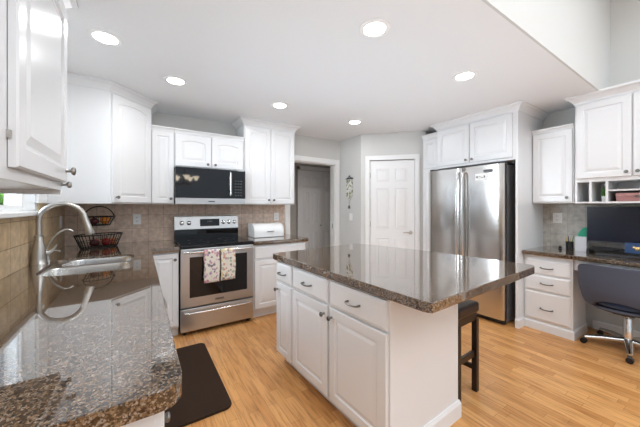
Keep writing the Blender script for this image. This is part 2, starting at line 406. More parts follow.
# ------------------------------------------------------------------ ceiling lights
LIGHTS = [(-.195, 2.31, 'recessed ceiling light above the kitchen sink, leftmost of six'),
          (.26, 2.76, 'recessed ceiling light in front of the tall corner cabinet and range'),
          (1.29, 2.80, 'recessed ceiling light in front of the tall cabinet right of the microwave'),
          (2.38, 2.82, 'recessed ceiling light near the white pantry door, smallest in view'),
          (1.235, 1.27, 'recessed ceiling light above the island, topmost in the photo'),
          (2.33, 1.31, 'recessed ceiling light in front of the refrigerator, rightmost of six')]
def ceiling_light(x, y, label):
    t = thing('ceiling_light', label, 'ceiling light', (x, y, ZC), 0, 'recessed ceiling lights')
    n = 32; bm = BM(); lathe_ring = []
    prof = [(.068, 0), (.098, 0), (.098, -.004), (.09, -.009), (.068, -.006)]
    for r, z in prof: lathe_ring.append([bm.verts.new((r * math.cos(2 * PI * i / n), r * math.sin(2 * PI * i / n), z)) for i in range(n)])
    for a, b in zip(lathe_ring, lathe_ring[1:] + lathe_ring[:1]):
        for i in range(n): bm.faces.new((a[i], a[(i + 1) % n], b[(i + 1) % n], b[i]))
    obj('trim_ring', bm, PLATE, t, True)
    obj('lens', lathe(BM(), [(.068, 0), (.068, -.003), (.05, -.005)], n=32), EMIT, t)
    ld = bpy.data.lights.new('bulb', 'AREA'); ld.shape = 'DISK'; ld.size = .15; ld.energy = LAMP_POWER; ld.color = (.95, .97, 1)
    lo = bpy.data.objects.new('bulb', ld); C.objects.link(lo); lo.parent = t; lo.location = (0, 0, -.012)
for x, y, l in LIGHTS: ceiling_light(x, y, l)

# ------------------------------------------------------------------ range-wall cabinets
YF = 3.455
ZU = 1.345
# diagonal corner wall cabinet
t = thing('corner_wall_cabinet', 'tall white corner wall cabinet with a plain side panel and one angled door', 'cabinet')
cp = [(XL, YB), (XL, 3.12), (-.234, 3.12), (.09, 3.445), (.09, YB)]
obj('body', prism(BM(), cp, ZU, 2.37), WHITE, t, bev=.002, seg=1)
dl = math.hypot(.324, .325)
dr = obj('door', panel_bm(.012, dl - .012, ZU + .012, 2.345, arch=.025), WHITE, t); dr.location = (-.234, 3.12, 0); dr.rotation_euler = (0, 0, PI / 4)
knob(dr, .045, ZU + .06)
obj('crown_molding', sweep(BM(), [(XL, 3.12), (-.234, 3.12), (.09, 3.445), (.09, YB)], crown_prof(2.36, .08, .06)), WHITE, t)
def wall_cab(name, label, x0, x1, z0, z1, fronts, crown, y=YF, group=None):
    return cab(name, label, (x0, y, 0), 0, x1 - x0, z1, YB - y, fronts, z0=z0, crown=crown, group=group)
W = .30 - .09
wall_cab('wall_cabinet', 'narrow white wall cabinet between the tall corner cabinet and the microwave', .092, .312, ZU, 2.143,
         [('door', .006, .214, ZU + .01, 2.133, (.185, ZU + .06), .0, .045)], ([(0, 0), (.22, 0)], 2.137, .05, .035))
wall_cab('wall_cabinet', 'short white double-door wall cabinet directly above the microwave', .314, 1.09, 1.76, 2.143,
         [('door', .008, .384, 1.775, 2.133, (.345, 1.81), .02, .065), ('door', .392, .768, 1.775, 2.133, (.43, 1.81), .02, .065)], ([(0, 0), (.776, 0)], 2.137, .05, .035))
wall_cab('wall_cabinet', 'tall white double-door wall cabinet right of the microwave above the bread box', 1.093, 1.815, ZU, 2.37,
         [('door', .012, .357, ZU + .012, 2.345, (.325, ZU + .06), .0), ('door', .364, .71, ZU + .012, 2.345, (.397, ZU + .06), .0)],
         ([(0, YB - YF), (0, 0), (.722, 0), (.722, YB - YF)], 2.36, .08, .06))

# base cabinets on the range wall
YC = 3.12
cab('base_cabinet', 'white base cabinet with one door left of the range', (.052, YC, 0), 0, .27, .864, .60,
    [('door', .02, .262, .12, .85, (.235, .79), 0, .045)], toe=.10)
cab('base_cabinet', 'white base cabinet with drawer and doors right of the range below the bread box', (1.10, YC, 0), 0, .70, .864, .60,
    [('drawer', .012, .688, .70, .85, None), ('door', .012, .346, .12, .685, (.31, .63)), ('door', .352, .688, .12, .685, (.39, .63))], toe=.10)
# left run facing the room
LD = .71
cab('base_cabinet', 'white base cabinet under the near end of the sink counter', (.028, .74, 0), PI / 2, .66, .864, .66,
    [('drawer', .012, .325, .70, .85, (.17, .775)), ('drawer', .335, .648, .70, .85, (.49, .775)), ('door', .012, .325, .12, .685, (.29, .63)), ('door', .335, .648, .12, .685, (.37, .63))], toe=.10)
sb = thing('base_cabinet', 'white sink base cabinet below the sink, beside the dark floor mat', 'cabinet', (.028, 2.015, 0), PI / 2)
bm = box(BM(), 0, 1.09, 0, .02, .10, .864); box(bm, 0, .02, 0, .68, .0, .864); box(bm, 1.07, 1.09, .02, .68, 0, .864); box(bm, .02, 1.07, .06, .68, .0, .10)
obj('body', bm, WHITE, sb)
for a, b, k in ((.02, .53, .49), (.54, 1.05, .58)):
    obj('drawer', drawer_bm(a, b, .70, .85), WHITE, sb)
    p = obj('door', panel_bm(a, b, .12, .685), WHITE, sb); knob(p, k, .63)
dw = thing('dishwasher', 'dishwasher with a bowed handle under the sink counter above the floor mat', 'dishwasher', (.028, 1.41, 0), PI / 2)
obj('body', box(box(BM(), 0, .6, 0, .6, .10, .864), .02, .58, .06, .6, 0, .10), DGREY, dw)
dd = obj('door', box(BM(), .005, .595, -.022, 0, .11, .86), WHITE, dw, bev=.004)
obj('handle', tube(BM(), [(.05, -.022, .79), (.07, -.05, .79)] + [tuple(p) for p in bez((.12, -.065, .79), (.25, -.085, .79), (.35, -.085, .79), (.48, -.065, .79), 8)] + [(.53, -.05, .79), (.55, -.022, .79)], .011, 10), NICKEL, dd, True)

# countertops
ct = obj('countertop', slab(BM(), [(XL + .011, .70)] + rrect(-.2, .085, .70, 2, [0, .055, 0, 0])[1:8] + [(.085, 3.085), (.325, 3.085), (.325, YB - .011), (XL + .011, YB - .011)],
    [rrect(-.535, -.045, 2.19, 2.87, [.16, .08, .08, .12])], .866, .914), GRANITE, bev=.018, seg=4)
tag(ct, 'polished brown granite L-shaped countertop holding the sink and faucet', 'countertop')
ct = obj('countertop', slab(BM(), [(1.097, 3.085), (1.83, 3.085), (1.83, YB - .011), (1.097, YB - .011)], [], .866, .914), GRANITE, bev=.015, seg=4)
tag(ct, 'short polished brown granite countertop under the bread box right of the range', 'countertop')

# ------------------------------------------------------------------ sink and taps
def basin(bm, outline, z, depth, t=.004):
    n = len(outline); cx = sum(p[0] for p in outline) / n; cy = sum(p[1] for p in outline) / n
    def ring(s, zz, g=0): return [bm.verts.new((cx + (x - cx) * s, cy + (y - cy) * s, zz)) for x, y in outline]
    rs = [ring(1.0, z), ring(.995, z - .002), ring(.985, z - .01), ring(.965, z - depth + .03), ring(.93, z - depth + .006), ring(.84, z - depth), ring(.2, z - depth - .004)]
    for a, b in zip(rs, rs[1:]):
        for i in range(n): bm.faces.new((a[i], a[(i + 1) % n], b[(i + 1) % n], b[i]))
    bm.faces.new(rs[-1]); return bm
sk = thing('kitchen_sink', 'stainless steel double-bowl sink set in the L-shaped granite countertop', 'sink', (0, 0, .9))
SINK = mat('sink_steel', (.80, .80, .79), .22, 1)
B1 = rrect(-.47, -.062, 2.585, 2.853, [.05, .07, .07, .10]); B2 = rrect(-.512, -.062, 2.207, 2.555, [.14, .07, .07, .05])
obj('rim', slab(BM(), rrect(-.534, -.046, 2.191, 2.869, [.158, .079, .079, .119]), [B1, B2], -.002, .0), SINK, sk, True)
a = obj('basin', basin(BM(), B1, -.001, .18), SINK, sk, True)
b = obj('basin', basin(BM(), B2, -.001, .20), SINK, sk, True)
obj('drain', lathe(BM(), [(.045, -.184), (.045, -.178), (.035, -.181)], (-.27, 2.735, 0)), CHROME, a, True)
obj('drain', lathe(BM(), [(.045, -.204), (.045, -.198), (.035, -.201)], (-.29, 2.38, 0)), CHROME, b, True)
fx, fy, fz = -.603, 2.715, .9135
f = thing('kitchen_faucet', 'brushed nickel gooseneck faucet with bell-shaped body at the sink', 'faucet', (fx, fy, fz))
obj('faucet_body', lathe(BM(), [(.045, 0), (.045, .008), (.042, .012), (.041, .04), (.038, .09), (.031, .14), (.024, .175), (.022, .19), (.025, .192), (.025, .2), (.020, .203)], n=28), NICKEL, f, True)
arc = [(0, 0, .20), (0, 0, .31)] + [(.124 - .124 * math.cos(R(a)), 0, .31 + .116 * math.sin(R(a))) for a in range(15, 166, 10)]
obj('spout', tube(BM(), arc, .0175, 16), NICKEL, f, True)
e = Vector(arc[-1]); obj('spray_head', tube(BM(), [e + Vector((-.004, 0, .012)), e + Vector((.008, 0, -.03)), e + Vector((.022, 0, -.085)), e + Vector((.036, 0, -.14)), e + Vector((.0375, 0, -.145))], [.019, .020, .024, .030, .028], 18), NICKEL, f, True)
lv = obj('lever', tube(BM(), [(.03, .01, .075), (.055, .02, .08), (.075, .02, .10), (.09, .02, .13)], [.014, .013, .008, .006], 12), NICKEL, f, True)
f2 = thing('filter_faucet', 'small slim curved filtered-water tap beside the gooseneck faucet', 'faucet', (-.60, 2.86, fz))
obj('faucet_body', lathe(BM(), [(.024, 0), (.024, .006), (.014, .01), (.013, .06), (.016, .065), (.016, .08), (.008, .085)], n=20), NICKEL, f2, True)
obj('spout', tube(BM(), [tuple(p) for p in bez((.0, 0, .07), (.03, 0, .17), (.08, 0, .24), (.14, 0, .225), 12)] + [(.155, 0, .21)], .0075, 10), NICKEL, f2, True)
f3 = thing('soap_dispenser', 'short nickel soap pump on the counter in front of the slim tap', 'soap dispenser', (-.50, 2.76 - .0, fz))
f3.location = (-.575, 2.80, fz)
obj('pump_body', lathe(BM(), [(.02, 0), (.02, .006), (.013, .012), (.012, .045), (.017, .05), (.017, .062), (.006, .066)], n=20), NICKEL, f3, True)
obj('nozzle', tube(BM(), [(0, 0, .06), (.01, 0, .075), (.04, 0, .08), (.07, 0, .07)], [.006, .006, .005, .004], 8), NICKEL, f3, True)

# ------------------------------------------------------------------ near-left wall cabinet
t = thing('wall_cabinet', 'glossy white wall cabinet at the left edge, closest to the camera', 'cabinet', (-.352, .62, 0), PI / 2)
cw = 1.99 - .62 - .02
obj('body', box(BM(), 0, cw, 0, .30, 1.405, 2.37), WHITE, t, bev=.002)
obj('light_rail', box(box(BM(), cw - .02, cw, 0, .30, 1.383, 1.405), 0, cw - .02, .27, .30, 1.383, 1.405), WHITE, t, bev=.002)
obj('crown_molding', sweep(BM(), [(0, 0), (cw, 0), (cw, .30)], crown_prof(2.36, .079, .06)), WHITE, t)
dp = [(0, 0, 0), (0, -.018, 0), (.006, -.024, 0), (.07, -.024, 1), (.078, -.014, 1), (.09, -.014, 1), (.125, -.022, 1)]
dA = obj('door', panel_bm(.64 + .0, 1.335, 1.445, 2.35, prof=dp), WHITE, t)
KN = mat('satin_nickel', (.36, .345, .32), .35, 1)
ka = knob(dA, 0, 0, 0, KN); ka.location = (1.297, -.024, 1.505); ka.scale = (1.45, 1.2, 1.45)
for q_ in t.children:
    if q_.name.startswith('door'): q_.location.y = -.002
dB = obj('door', panel_bm(-.0, .49, 1.445, 2.35, prof=dp), WHITE, t)
kb = knob(t, 0, 0, 0, KN); kb.location = (1.338, -.002, 1.436); kb.scale = (1.2, 1.2, 1.2)
obj('hinge', box(BM(), .630, .638, -.012, 0, 1.535, 1.56), NICKEL, t)

# ------------------------------------------------------------------ range
rg = thing('range', 'stainless steel freestanding electric range with black glass cooktop', 'stove', (.332, 3.08, 0))
RW = .758
bm = box(BM(), .004, RW - .004, .04, .66, .03, .90); obj('body', bm, DGREY, rg)
obj('cooktop', box(BM(), 0, RW, -.0, .60, .900, .926), BLACKG, rg, bev=.006)
for cx, cy, r in ((.2, .16, .1), (.56, .16, .085), (.2, .42, .075), (.56, .42, .1)):
    n = 32; bm = BM()
    vs = [[bm.verts.new((cx + q * math.cos(2 * PI * i / n), cy + q * math.sin(2 * PI * i / n), .9265)) for i in range(n)] for q in (r, r - .004)]
    for i in range(n): bm.faces.new((vs[0][i], vs[0][(i + 1) % n], vs[1][(i + 1) % n], vs[1][i]))
    obj('burner_ring', bm, DGREY, rg)
obj('backguard_base', box(BM(), .0, RW, .60, .66, .90, 1.04), BLACKG, rg, bev=.004)
bg_ = obj('control_panel', prism(BM(), [(.59, 1.04), (.665, 1.04), (.665, 1.20), (.615, 1.20)], 0, RW), STEELH, rg, bev=.004)
for v in bg_.data.vertices:
    x, y, z = v.co; v.co = (z, x, y)
def on_guard(z): return .59 + (z - 1.04) / .16 * .025
dsp = box(BM(), .285, .515, on_guard(1.12) - .012, on_guard(1.12) + .02, 1.075, 1.165)
obj('display', dsp, BLACKG, bg_, bev=.002)
DISP = mat('display_digits', (.12, .13, .12), .4)
for i in range(4): obj('digit', box(BM(), .37 + i * .016, .378 + i * .016, on_guard(1.12) - .0135, on_guard(1.12) - .012, 1.125, 1.14), DISP, bg_)
for kx in (.08, .16, .565, .635, .705):
    obj('knob', lathe(BM(), [(.026, 0), (.026, .01), (.02, .014), (.018, .03), (.015, .032)], (kx, on_guard(1.12) + .002, 1.12), 'y', 20, -1), CHROME, bg_, True)
# oven door
bm = box(BM(), .003, RW - .003, 0, .04, .29, .885); od = obj('oven_door', bm, STEELH, rg, bev=.005)
obj('window', box(BM(), .085, .68, -.003, .002, .385, .80), BLACKG, od, bev=.002)
obj('logo_plate', box(BM(), .335, .425, -.004, .001, .325, .345), mat('logo_grey', (.2, .2, .2), .3, .8), od, bev=.001)
def bar_handle(parent, x0, x1, z, out, r, m):
    pts = [(x0, 0, z), (x0 + .004, -out * .8, z)] + [tuple(p) for p in bez((x0 + .03, -out, z), (x0 + .2, -out - .012, z), (x1 - .2, -out - .012, z), (x1 - .03, -out, z), 8)] + [(x1 - .004, -out * .8, z), (x1, 0, z)]
    return obj('handle', tube(BM(), pts, r, 12), m, parent, True)
bar_handle(od, .03, RW - .03, .855, .045, .012, mat('handle_steel', (.7, .7, .69), .2, 1))
rd = obj('warming_drawer', box(BM(), .003, RW - .003, .0, .05, .045, .275), STEELH, rg, bev=.005)
bar_handle(rd, .04, RW - .04, .235, .03, .009, MATS['handle_steel'])
for fx_ in (.05, RW - .05):
    for fy_ in (.06, .6): obj('foot', lathe(BM(), [(.018, 0), (.018, .03)], (fx_, fy_, 0)), BLACK, rg)

def towel(label, x0, x1, zb, m, shift=0):
    zt = .855 + .016; yc = 3.08 - .054; r = .0175
    bm = BM(); nx = 12; rows = []
    path = []
    for i in range(14): path.append((yc - r, zb + (.855 - zb) * i / 13))
    for a in range(20, 161, 20): path.append((yc - r * math.cos(R(a)), .855 + r * math.sin(R(a))))
    zb2 = zb + .05 + shift
    for i in range(10): path.append((yc + r * .9, .855 - (.855 - zb2) * i / 9))
    for (y, z) in path:
        row = []
        for k in range(nx + 1):
            u = k / nx; wv = .0035 * math.sin(u * 9 + shift * 30) * min(1, (.87 - z) / .15)
            sgn = 1 if y < yc else .0
            row.append(bm.verts.new((x0 + (x1 - x0) * u + (.004 * math.sin(z * 20)), y - abs(wv) * sgn - .001, z)))
        rows.append(row)
    for a, b in zip(rows, rows[1:]):
        for k in range(nx): bm.faces.new((a[k], a[k + 1], b[k + 1], b[k]))
    o = obj('dish_towel', bm, m, None, True); md = o.modifiers.new('thick', 'SOLIDIFY'); md.thickness = .003; md.offset = 0
    tag(o, label, 'towel', 'towels on the oven handle'); return o
TM1 = towel_mat('towel_pink_print', 42, [(0, (.55, .25, .30)), (.15, (.42, .30, .42)), (.3, (.76, .71, .62)), (.7, (.6, .36, .28)), (.82, (.25, .22, .24)), (.9, (.68, .45, .5))])
TM2 = towel_mat('towel_floral_print', 38, [(0, (.62, .35, .25)), (.15, (.68, .55, .32)), (.3, (.76, .71, .62)), (.7, (.42, .48, .38)), (.83, (.3, .26, .24)), (.92, (.55, .36, .38))])
tw = towel('cream dish towel with pink and purple print, left one on the oven handle', .545, .695, .535, TM1)
towel('cream dish towel with orange and green floral print, right one on the oven handle', .71, .86, .54, TM2, .02)

# ------------------------------------------------------------------ microwave
mw = thing('microwave', 'black and stainless over-the-range microwave below the short cabinet', 'microwave', (.316, 3.375, 0))
MWW = .772
obj('body', box(BM(), 0, MWW, .03, .40, 1.35, 1.757), BLACK, mw)
obj('bottom_trim', box(BM(), 0, MWW, 0, .03, 1.345, 1.415), STEELH, mw, bev=.003)
dm = obj('door', box(BM(), 0, .60, .0, .03, 1.418, 1.757), BLACKG, mw, bev=.003)
obj('handle', tube(BM(), [(.585, 0, 1.45), (.585, -.035, 1.46), (.585, -.035, 1.72), (.585, 0, 1.73)], .012, 12), STEEL, dm, True)
cp_ = obj('control_panel', box(BM(), .604, MWW, .0, .03, 1.418, 1.757), BLACKG, mw, bev=.003)
for i in range(6):
    for j in range(3): obj('key', box(BM(), .645 + j * .033, .660 + j * .033, -.001, 0.001, 1.45 + i * .035, 1.459 + i * .035), DISP, cp_)
obj('badge', box(BM(), .34, .41, -.001, .001, 1.372, 1.384), DGREY, mw)

# ------------------------------------------------------------------ bread box
bb = thing('bread_box', 'white roll-top bread box on the counter right of the range', 'bread box', (1.22, 3.42, .9135))
pf = [(0, 0), (0, .05)] + [(.11 - .11 * math.cos(R(a)), .06 + .115 * math.sin(R(a))) for a in range(0, 91, 10)] + [(.24, .175), (.24, 0)]
def yz_prism(pf, x0, x1):
    bm = prism(BM(), pf, x0, x1)
    for v in bm.verts: x, y, z = v.co; v.co = (z, x, y)
    return bm
EN = mat('white_enamel', (.85, .85, .84), .2)
obj('body', yz_prism(pf, .012, .398), EN, bb, True)
pf2 = [(-.004, -.0), (-.004, .05)] + [(.11 - .115 * math.cos(R(a)), .06 + .121 * math.sin(R(a))) for a in range(0, 91, 10)] + [(.245, .181), (.245, 0)]
obj('side_panel', yz_prism(pf2, 0, .012), EN, bb, True); obj('side_panel', yz_prism(pf2, .398, .41), EN, bb, True)
obj('lid_handle', box(BM(), .17, .27, -.012, .0, .075, .083), PEWTER, bb, bev=.002)
obj('base_band', box(BM(), -.002, .412, -.006, .25, .0, .008), PEWTER, bb)

# ------------------------------------------------------------------ wire baskets with fruit
bk = thing('wire_basket', 'two-tier black wire fruit basket in the counter corner', 'basket', (-.345, 3.50, .914), R(33))
def wire_bowl(name, z0, z1, a0, b0, a1, b1, nw, curve=.0):
    bm = BM()
    for zz, a, b, r in ((z0 + .007, a0, b0, .005), (z1, a1, b1, .0055), ((z0 + z1) / 2, (a0 + a1) / 2, (b0 + b1) / 2, .003)):
        tube(bm, [(a * math.cos(2 * PI * i / 32), b * math.sin(2 * PI * i / 32), zz) for i in range(32)], r, 6, True)
    for i in range(nw):
        c, s = math.cos(2 * PI * i / nw), math.sin(2 * PI * i / nw)
        tube(bm, [(a0 * c, b0 * s, z0 + .007), (a1 * c, b1 * s, z1)], .0028, 5)
    for i in range(-5, 6):
        x = a0 * i / 6; yy = b0 * math.sqrt(1 - (i / 6) ** 2); tube(bm, [(x, -yy, z0 + .007), (x, yy, z0 + .007)], .0022, 5)
    return obj(name, bm, IRON, bk)
wire_bowl('lower_basket', .0, .13, .155, .09, .205, .12, 36)
ub = wire_bowl('upper_basket', .215, .305, .09, .07, .135, .095, 22)
bm = BM()
tube(bm, [tuple(p) for p in bez((-.135, 0, .305), (-.10, 0, .44), (.10, 0, .44), (.135, 0, .305), 14)], .0055, 6)
obj('handle', bm, IRON, bk)
bm = BM(); tube(bm, [(0, .09, .004), (0, .118, .13), (0, .13, .25), (0, .093, .305)], .005, 6); obj('post', bm, IRON, bk)
ORANGE = noise_bump(mat('orange_peel', (.75, .24, .03), .45), 120, .4)
APPLE = mat('apple_skin', (.28, .02, .015), .3); APPLE2 = mat('dark_plum', (.10, .015, .02), .35); PEACH = mat('apple_red_yellow', (.5, .13, .04), .35)
def fruit(kind, x, y, z, r, m, label, grp=None):
    p = Matrix.Rotation(R(33), 4, 'Z') @ Vector((x, y, z)); L = thing(kind, label, kind, (p.x - .345, p.y + 3.50, .9135 + z), 0, grp)
    obj('flesh', ball(BM(), (0, 0, r), r, 1, 1, .93, 18), m, L, True); obj('stem', tube(BM(), [(0, 0, r * 1.85), (.002, 0, r * 2.05)], .002, 5), DWOOD, L)
fruit('orange', .045, -.01, .227, .042, ORANGE, 'bright orange in the upper wire basket, right-hand fruit')
fruit('plum', -.045, 0, .227, .036, APPLE2, 'dark plum-coloured fruit in the upper wire basket, left-hand fruit')
fruit('apple', .05, -.02, .012, .04, APPLE, 'red apple in the middle of the lower wire basket')
fruit('apple', -.05, -.01, .012, .039, APPLE2, 'very dark apple in the left of the lower wire basket')
fruit('apple', .12, .0, .015, .034, PEACH, 'orange-red apple at the right end of the lower wire basket')
fruit('apple', .0, .055, .012, .036, PEACH, 'orange-red apple at the back of the lower wire basket')

# ------------------------------------------------------------------ outlets and switch
def plate(name, label, cat, loc, rz, kind='outlet', w_=.075, h_=.118, grp=None):
    t = thing(name, label, cat, loc, rz, grp)
    obj('plate', box(BM(), -w_ / 2, w_ / 2, -.006, 0, -h_ / 2, h_ / 2), PLATE, t, bev=.002)
    if kind == 'outlet':
        for dz in (-.022, .022):
            r = obj('receptacle', box(BM(), -.015, .015, -.009, -.006, dz - .014, dz + .014), PLATE, t, bev=.002)
            bm = BM(); [box(bm, sx - .0015, sx + .0015, -.0095, -.009, dz - .005, dz + .005) for sx in (-.006, .006)]; obj('slots', bm, BLACK, r)
    else:
        obj('rocker', box(BM(), -.016, .016, -.010, -.006, -.033, .033), PLATE, t, bev=.002)
    return t
plate('wall_outlet', 'white outlet plate on the taupe backsplash left of the range', 'outlet', (-.035, YB - .0105, 1.175), 0)
plate('wall_outlet', 'white outlet plate on the backsplash behind the bread box', 'outlet', (1.68, YB - .0105, 1.17), 0)
plate('light_switch', 'narrow white switch plate on the backsplash behind the faucet', 'switch', (XL + .0105, 3.60, 1.17), PI / 2, 'sw')
plate('wall_outlet', 'white outlet plate on the grey desk backsplash', 'outlet', (XR - .0105, 1.20, 1.185), -PI / 2, 'outlet', .085, .12)
plate('light_switch', 'white switch plate on the wall below the hanging banner', 'switch', (2.8695, 3.49, 1.15), -PI / 2, 'sw', .075, .118)

# ------------------------------------------------------------------ hanging decor on return wall
hb = thing('wall_hanging', 'narrow cream floral banner hanging from a black iron bracket between the doors', 'wall decoration', (2.868, 3.52, 0), -PI / 2)
BAN = mat('banner_cloth', (.75, .73, .66), .8); N, L, b = nodes(BAN)
tc = N.new('ShaderNodeTexCoord'); n1 = N.new('ShaderNodeTexNoise'); n1.inputs['Scale'].default_value = 28; n1.inputs['Detail'].default_value = 4
L.new(tc.outputs['Object'], n1.inputs['Vector']); r_ = ramp(N, [(.42, (.24, .25, .12)), (.56, (.78, .77, .72))]); L.new(n1.outputs['Fac'], r_.inputs[0]); L.new(r_.outputs[0], b.inputs['Base Color'])
bm = prism(BM(), [(-.075, 1.76), (.075, 1.76), (.085, 1.50), (.0, 1.42), (-.085, 1.50)], 0, .006)
for v in bm.verts: x, y, z = v.co; v.co = (x, -z - .006, y)
obj('banner', bm, BAN, hb)
bm = BM(); tube(bm, [(-.09, -.012, 1.775), (.09, -.012, 1.775)], .008, 8); tube(bm, [tuple(p) for p in bez((-.05, -.012, 1.78), (-.02, -.012, 1.81), (.0, -.012, 1.80), (0, -.012, 1.83), 8)], .005, 6); tube(bm, [tuple(p) for p in bez((.05, -.012, 1.78), (.02, -.012, 1.81), (.0, -.012, 1.80), (0, -.012, 1.83), 8)], .005, 6)
obj('bracket', bm, IRON, hb)
bm = BM(); tube(bm, [(-.06, -.01, 1.5), (0, -.01, 1.40), (.06, -.01, 1.5)], .003, 6); tube(bm, [(0, -.01, 1.40), (0, -.01, 1.32)], .003, 6)
obj('cord', bm, NICKEL, hb); obj('tassel', lathe(BM(), [(.006, 0), (.018, -.02), (.02, -.05), (.005, -.055)], (0, -.018, 1.34)), PEWTER, hb, True)

# ------------------------------------------------------------------ island
IS = thing('kitchen_island', 'white kitchen island cabinet with drawers and raised-panel doors', 'kitchen island', (1.035, .955, 0), R(2.5))
IL = 1.22; IWD = .64
bm = box(BM(), 0, IWD, 0, IL, .09, .866); box(bm, .06, IWD - .02, .02, IL - .02, 0, .09); obj('body', bm, WHITE, IS, bev=.002)
cols = [(0, .27), (.27, .735), (.735, 1.22)]
kn = ['L', 'R', 'L']
for (a, b), s in zip(cols, kn):
    g = .012
    p = obj('drawer', drawer_bm(a + g, b - g, .70, .852), WHITE, IS); pull(p, (a + b) / 2, .776, w=.095)
    q = obj('door', panel_bm(a + g, b - g, .105, .685, fr=.045 if b - a < .3 else .055), WHITE, IS); knob(q, a + g + .028 if s == 'L' else b - g - .028, .63)
    for o in (p, q): o.location = (0, IL, 0); o.rotation_euler = (0, 0, -PI / 2)
bm = sweep(BM(), [(.0, 0), (IWD, 0), (IWD, IL)], [(0, 0), (.014, 0), (.014, .085), (.006, .105), (0, .105)]); obj('base_molding', bm, WHITE, IS)
def isl(x, y):
    c, s = math.cos(R(2.5)), math.sin(R(2.5)); return (1.035 + x * c - y * s, .955 + x * s + y * c)
out = [(-.03, -.232)]
bow = [(1.18, -.235), (1.222, -.222), (1.245, -.195), (1.252, -.15), (1.235, .1), (1.21, .37), (1.18, .63), (1.14, .88), (1.09, 1.12), (1.03, 1.30), (1.0, 1.325), (.96, 1.335)]
left = [(.02, 1.29)] + [(.02 - .05 * math.sin(R(a)), 1.24 + .05 * math.cos(R(a))) for a in (30, 60, 90)]
tp = obj('countertop', slab(BM(), [(-.03, -.205), (-.015, -.235)] + bow + left, [], .866, .914), GRANITE, bev=.019, seg=4)
tp.location = (1.035, .955, 0); tp.rotation_euler = (0, 0, R(2.5))
tag(tp, 'polished brown granite island countertop with a bowed overhanging far edge', 'countertop')

# ------------------------------------------------------------------ stool
p = isl(.86, .235)
st = thing('bar_stool', 'dark brown stool with padded leather seat under the island overhang', 'stool', (p[0], p[1], 0), R(2.5))
obj('seat', box(BM(), -.145, .145, -.20, .20, .565, .64), LEATHER, st, bev=.02, seg=3)
obj('apron', box(BM(), -.13, .13, -.185, .185, .51, .566), DWOOD, st)
for sx in (-1, 1):
    for sy in (-1, 1):
        bm = box(BM(), -.018, .018, -.018, .018, 0, .52)
        for v in bm.verts:
            k = 1 - v.co.z / .52; v.co.x += sx * .122; v.co.y += sy * .178
        obj('leg', bm, DWOOD, st, bev=.003)
for s in (-1, 1):
    obj('stretcher', box(BM(), s * .118 - .011, s * .118 + .011, -.16, .16, .15, .185), DWOOD, st, bev=.002)
    obj('stretcher', box(BM(), -.105, .105, s * .172 - .011, s * .172 + .011, .25, .29), DWOOD, st, bev=.002)

# ------------------------------------------------------------------ refrigerator wall
fr = thing('refrigerator', 'stainless steel side-by-side refrigerator between white cabinet panels', 'refrigerator', (3.345, 2.395, 0), -PI / 2)
FW = .955
obj('body', box(BM(), .008, FW - .008, .075, .74, .02, 1.79), mat('fridge_side', (.24, .24, .25), .4, .4), fr, bev=.004)
obj('kick_grille', box(BM(), .01, FW - .01, .03, .075, .01, .055), BLACK, fr)
def fdoor(x0, x1):
    bm = BM(); n = 14; pts = []
    for i in range(n + 1):
        u = i / n; x = x0 + (x1 - x0) * u; y = -.014 * (1 - (2 * u - 1) ** 2) + (.012 * max(0, abs(2 * u - 1) - .9) / .1)
        pts.append((x, y))
    pts += [(x1, .07), (x0, .07)]
    return prism(bm, pts, .06, 1.80)
d1 = obj('door', fdoor(.0, .477), STEEL, fr, True); d2 = obj('door', fdoor(.485, FW), STEEL, fr, True)
HS = MATS['handle_steel']
def fhandle(x, par):
    pts = [(x, -.01, 1.74), (x, -.045, 1.725)] + [tuple(p) for p in bez((x, -.055, 1.68), (x, -.078, 1.4), (x, -.078, .9), (x, -.055, .62), 14)] + [(x, -.045, .575), (x, -.01, .56)]
    bm = tube(BM(), pts, .0155, 12); obj('handle', bm, HS, par, True)
fhandle(.447, d1); fhandle(.517, d2)
for x in (.02, FW - .06): obj('hinge_cover', box(BM(), x, x + .045, .01, .12, 1.80, 1.825), DGREY, fr, bev=.004)
# paper and magnet on fridge
pp = thing('paper_note', 'small white paper note with dark marks stuck on the refrigerator door', 'paper', (3.328, 1.675, 1.665), -PI / 2)
obj('sheet', box(BM(), -.065, .065, -.004, -.001, -.04, .04), PLATE, pp)
bm = BM()
for i, (x, z, a, b) in enumerate(((-.045, .0, .018, .022), (-.015, .004, .014, .01), (.01, -.008, .02, .008), (.038, .0, .014, .026), (-.02, -.02, .02, .004))): box(bm, x - a / 2, x + a / 2, -.005, -.004, z - b / 2, z + b / 2)
obj('ink_marks', bm, DGREY, pp)
mg = obj('fridge_magnet', box(BM(), -.045, .045, -.012, 0, -.015, .015), mat('magnet_grey', (.12, .12, .125), .4), bev=.003)
mg.location = (3.324, 1.60, 1.728); mg.rotation_euler = (0, R(0), -PI / 2); tag(mg, 'grey bar magnet above the paper note on the refrigerator', 'magnet')

